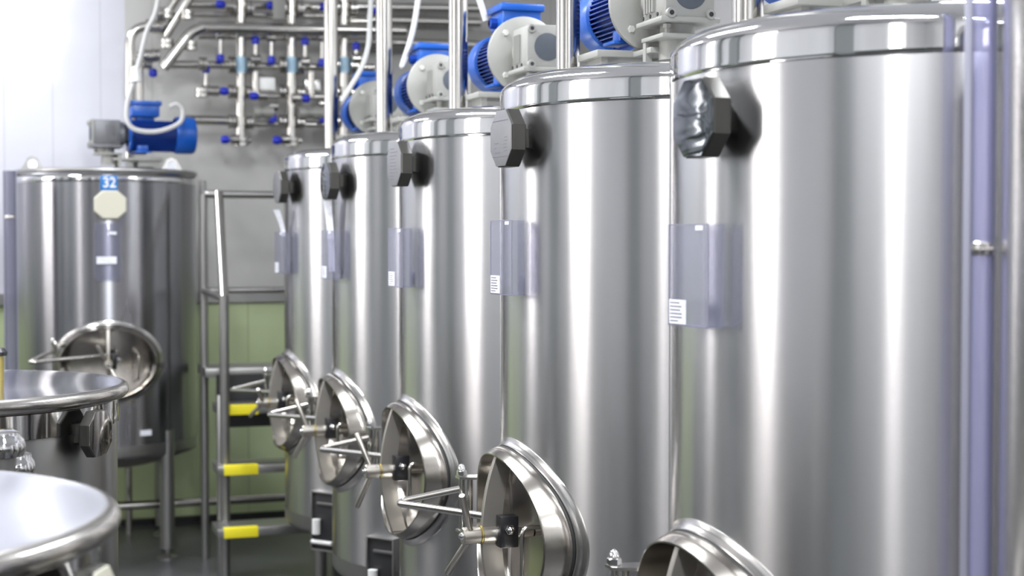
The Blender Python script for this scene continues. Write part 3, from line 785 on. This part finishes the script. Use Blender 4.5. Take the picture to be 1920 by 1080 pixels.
# valves: stem with blue knob
def valve(x, y, kx, ky, dy=-.04):
    a, b = W(x, y, dy), W(kx, ky, dy)
    bm = B(); add_tube(bm, [a, b], .0135, 12); add_lathe(bm, [(.026, -.03), (.032, -.026), (.032, .026), (.026, .03)], 20, a, 'X', True, True)
    v = obj('valve', bm, 'pipe', mf)
    bm = B(); ax = 'Z' if abs(ky - y) > abs(kx - x) else 'X'
    add_lathe(bm, [(.002, -.028), (.022, -.022), (.026, -.008), (.026, .012), (.018, .026), (.002, .03)], 16, b, ax); obj('blue_knob', bm, 'knob', v)
for a in ((413, 66, 413, 110), (479, 112, 479, 76), (509, 70, 509, 113), (572, 116, 572, 78), (604, 70, 604, 118), (386, 170, 386, 130), (402, 171, 420, 171),
          (492, 180, 476, 180), (555, 184, 573, 185), (512, 200, 512, 222), (605, 195, 605, 222), (536, 262, 519, 263), (441, 262, 422, 262), (276, 120, 287, 137),
          (430, 12, 413, 8), (590, 14, 603, 13), (520, 12, 508, 10), (664, 40, 663, 60), (668, 110, 668, 87), (680, 40, 700, 20)):
    valve(*a)
# pale valve bodies
bm = B()
for x0, x1, y, r in ((476, 512, 211, .042), (560, 606, 212, .042)):
    a, b = W(x0, y, -.04), W(x1, y, -.04)
    b2 = B(); add_tube(b2, [a, a.lerp(b, .3), a.lerp(b, .32), a.lerp(b, .6), a.lerp(b, .62), b], [r, r, r * .8, r * .8, r, r], 24); obj('filter_body', b2, 'alu', mf)
bm.free()
for x, y in ((500, 158), (585, 160)):
    q = W(x, y, .0); box('pressure_switch', (q.x, q.y, q.z), (.10, .06, .08), 'white' if x < 540 else 'satin', mf, .006)
for x in (479, 584): prun([(x, 135), (x, 178)], .024, -.02)
# overhead duct behind the motors
q0 = onY(700, 70, 9.85); q1 = onY(1250, 70, 9.85)
o = box('cable_duct', ((q0.x + q1.x) / 2 + .3, 9.94, q0.z), (q1.x - q0.x + .6, .06, .16), 'alu'); tag(o, 'pale horizontal cable duct on the back wall behind the motors', 'duct')

# ------------------------------------------------------------------ cables
def cable(name, pts, r, m, label, cat='cable'):
    o = tube(name, fillet(pts, .5, 12), r, m, n=10); return tag(o, label, cat)
def CP(x, y, yy): return onY(x, y, yy)
t3y, t2y, t1y = P5.y + 2 * D + .27, P5.y + 3 * D + .27, P5.y + 4 * D + .27
M['grey_cable'] = mat('grey_cable', (.5, .5, .49), .5)
cable('motor_cable', [CP(886, -30, t3y), CP(900, 2, t3y), (P5.x - .165, t3y, MZ + .16)], .012, 'grey_cable', 'short grey cable entering the motor with the slate plug')
cable('motor_cable', [CP(788, -30, t2y), CP(775, 60, t2y), CP(752, 130, t2y), (P5.x - .165, t2y, MZ + .16)], .013, 'grey_cable', 'pale cable hanging down to the second motor from the far end')
cable('motor_cable', [CP(697, -30, t1y), CP(690, 110, t1y - .2), CP(640, 190, t1y - .2)], .013, 'grey_cable', 'pale cable curving down past the farthest motor of the row')
mz = 2.215 + .17
loop = [onY(x, y, 8.99) for x, y in ((330, -346), (300, -20), (275, 60), (257, 132), (238, 200), (246, 238), (290, 247), (335, 232), (343, 208), (332, 196), (318, 200))]
def smooth_path(p, n=8):
    out = []
    for i in range(len(p) - 1):
        a, b, c, d = p[max(i - 1, 0)], p[i], p[i + 1], p[min(i + 2, len(p) - 1)]
        for k in range(n):
            t_ = k / n
            out.append(.5 * ((2 * b) + (c - a) * t_ + (2 * a - 5 * b + 4 * c - d) * t_ ** 2 + (3 * b - a - 3 * c + d) * t_ ** 3))
    out.append(p[-1]); return out
bm = B(); add_tube(bm, smooth_path(loop), .014, 10); o = obj('motor_cable', bm, 'grey_cable'); tag(o, 'pale cable dropping from above and looping in front of the 32 tank motor', 'cable')
q = onY(254, 140, 8.99); bm = B(); add_lathe(bm, [(.005, .05), (.02, .04), (.036, -.04), (.001, -.044)], 20, q); obj('cone_cap', bm, 'white', o)
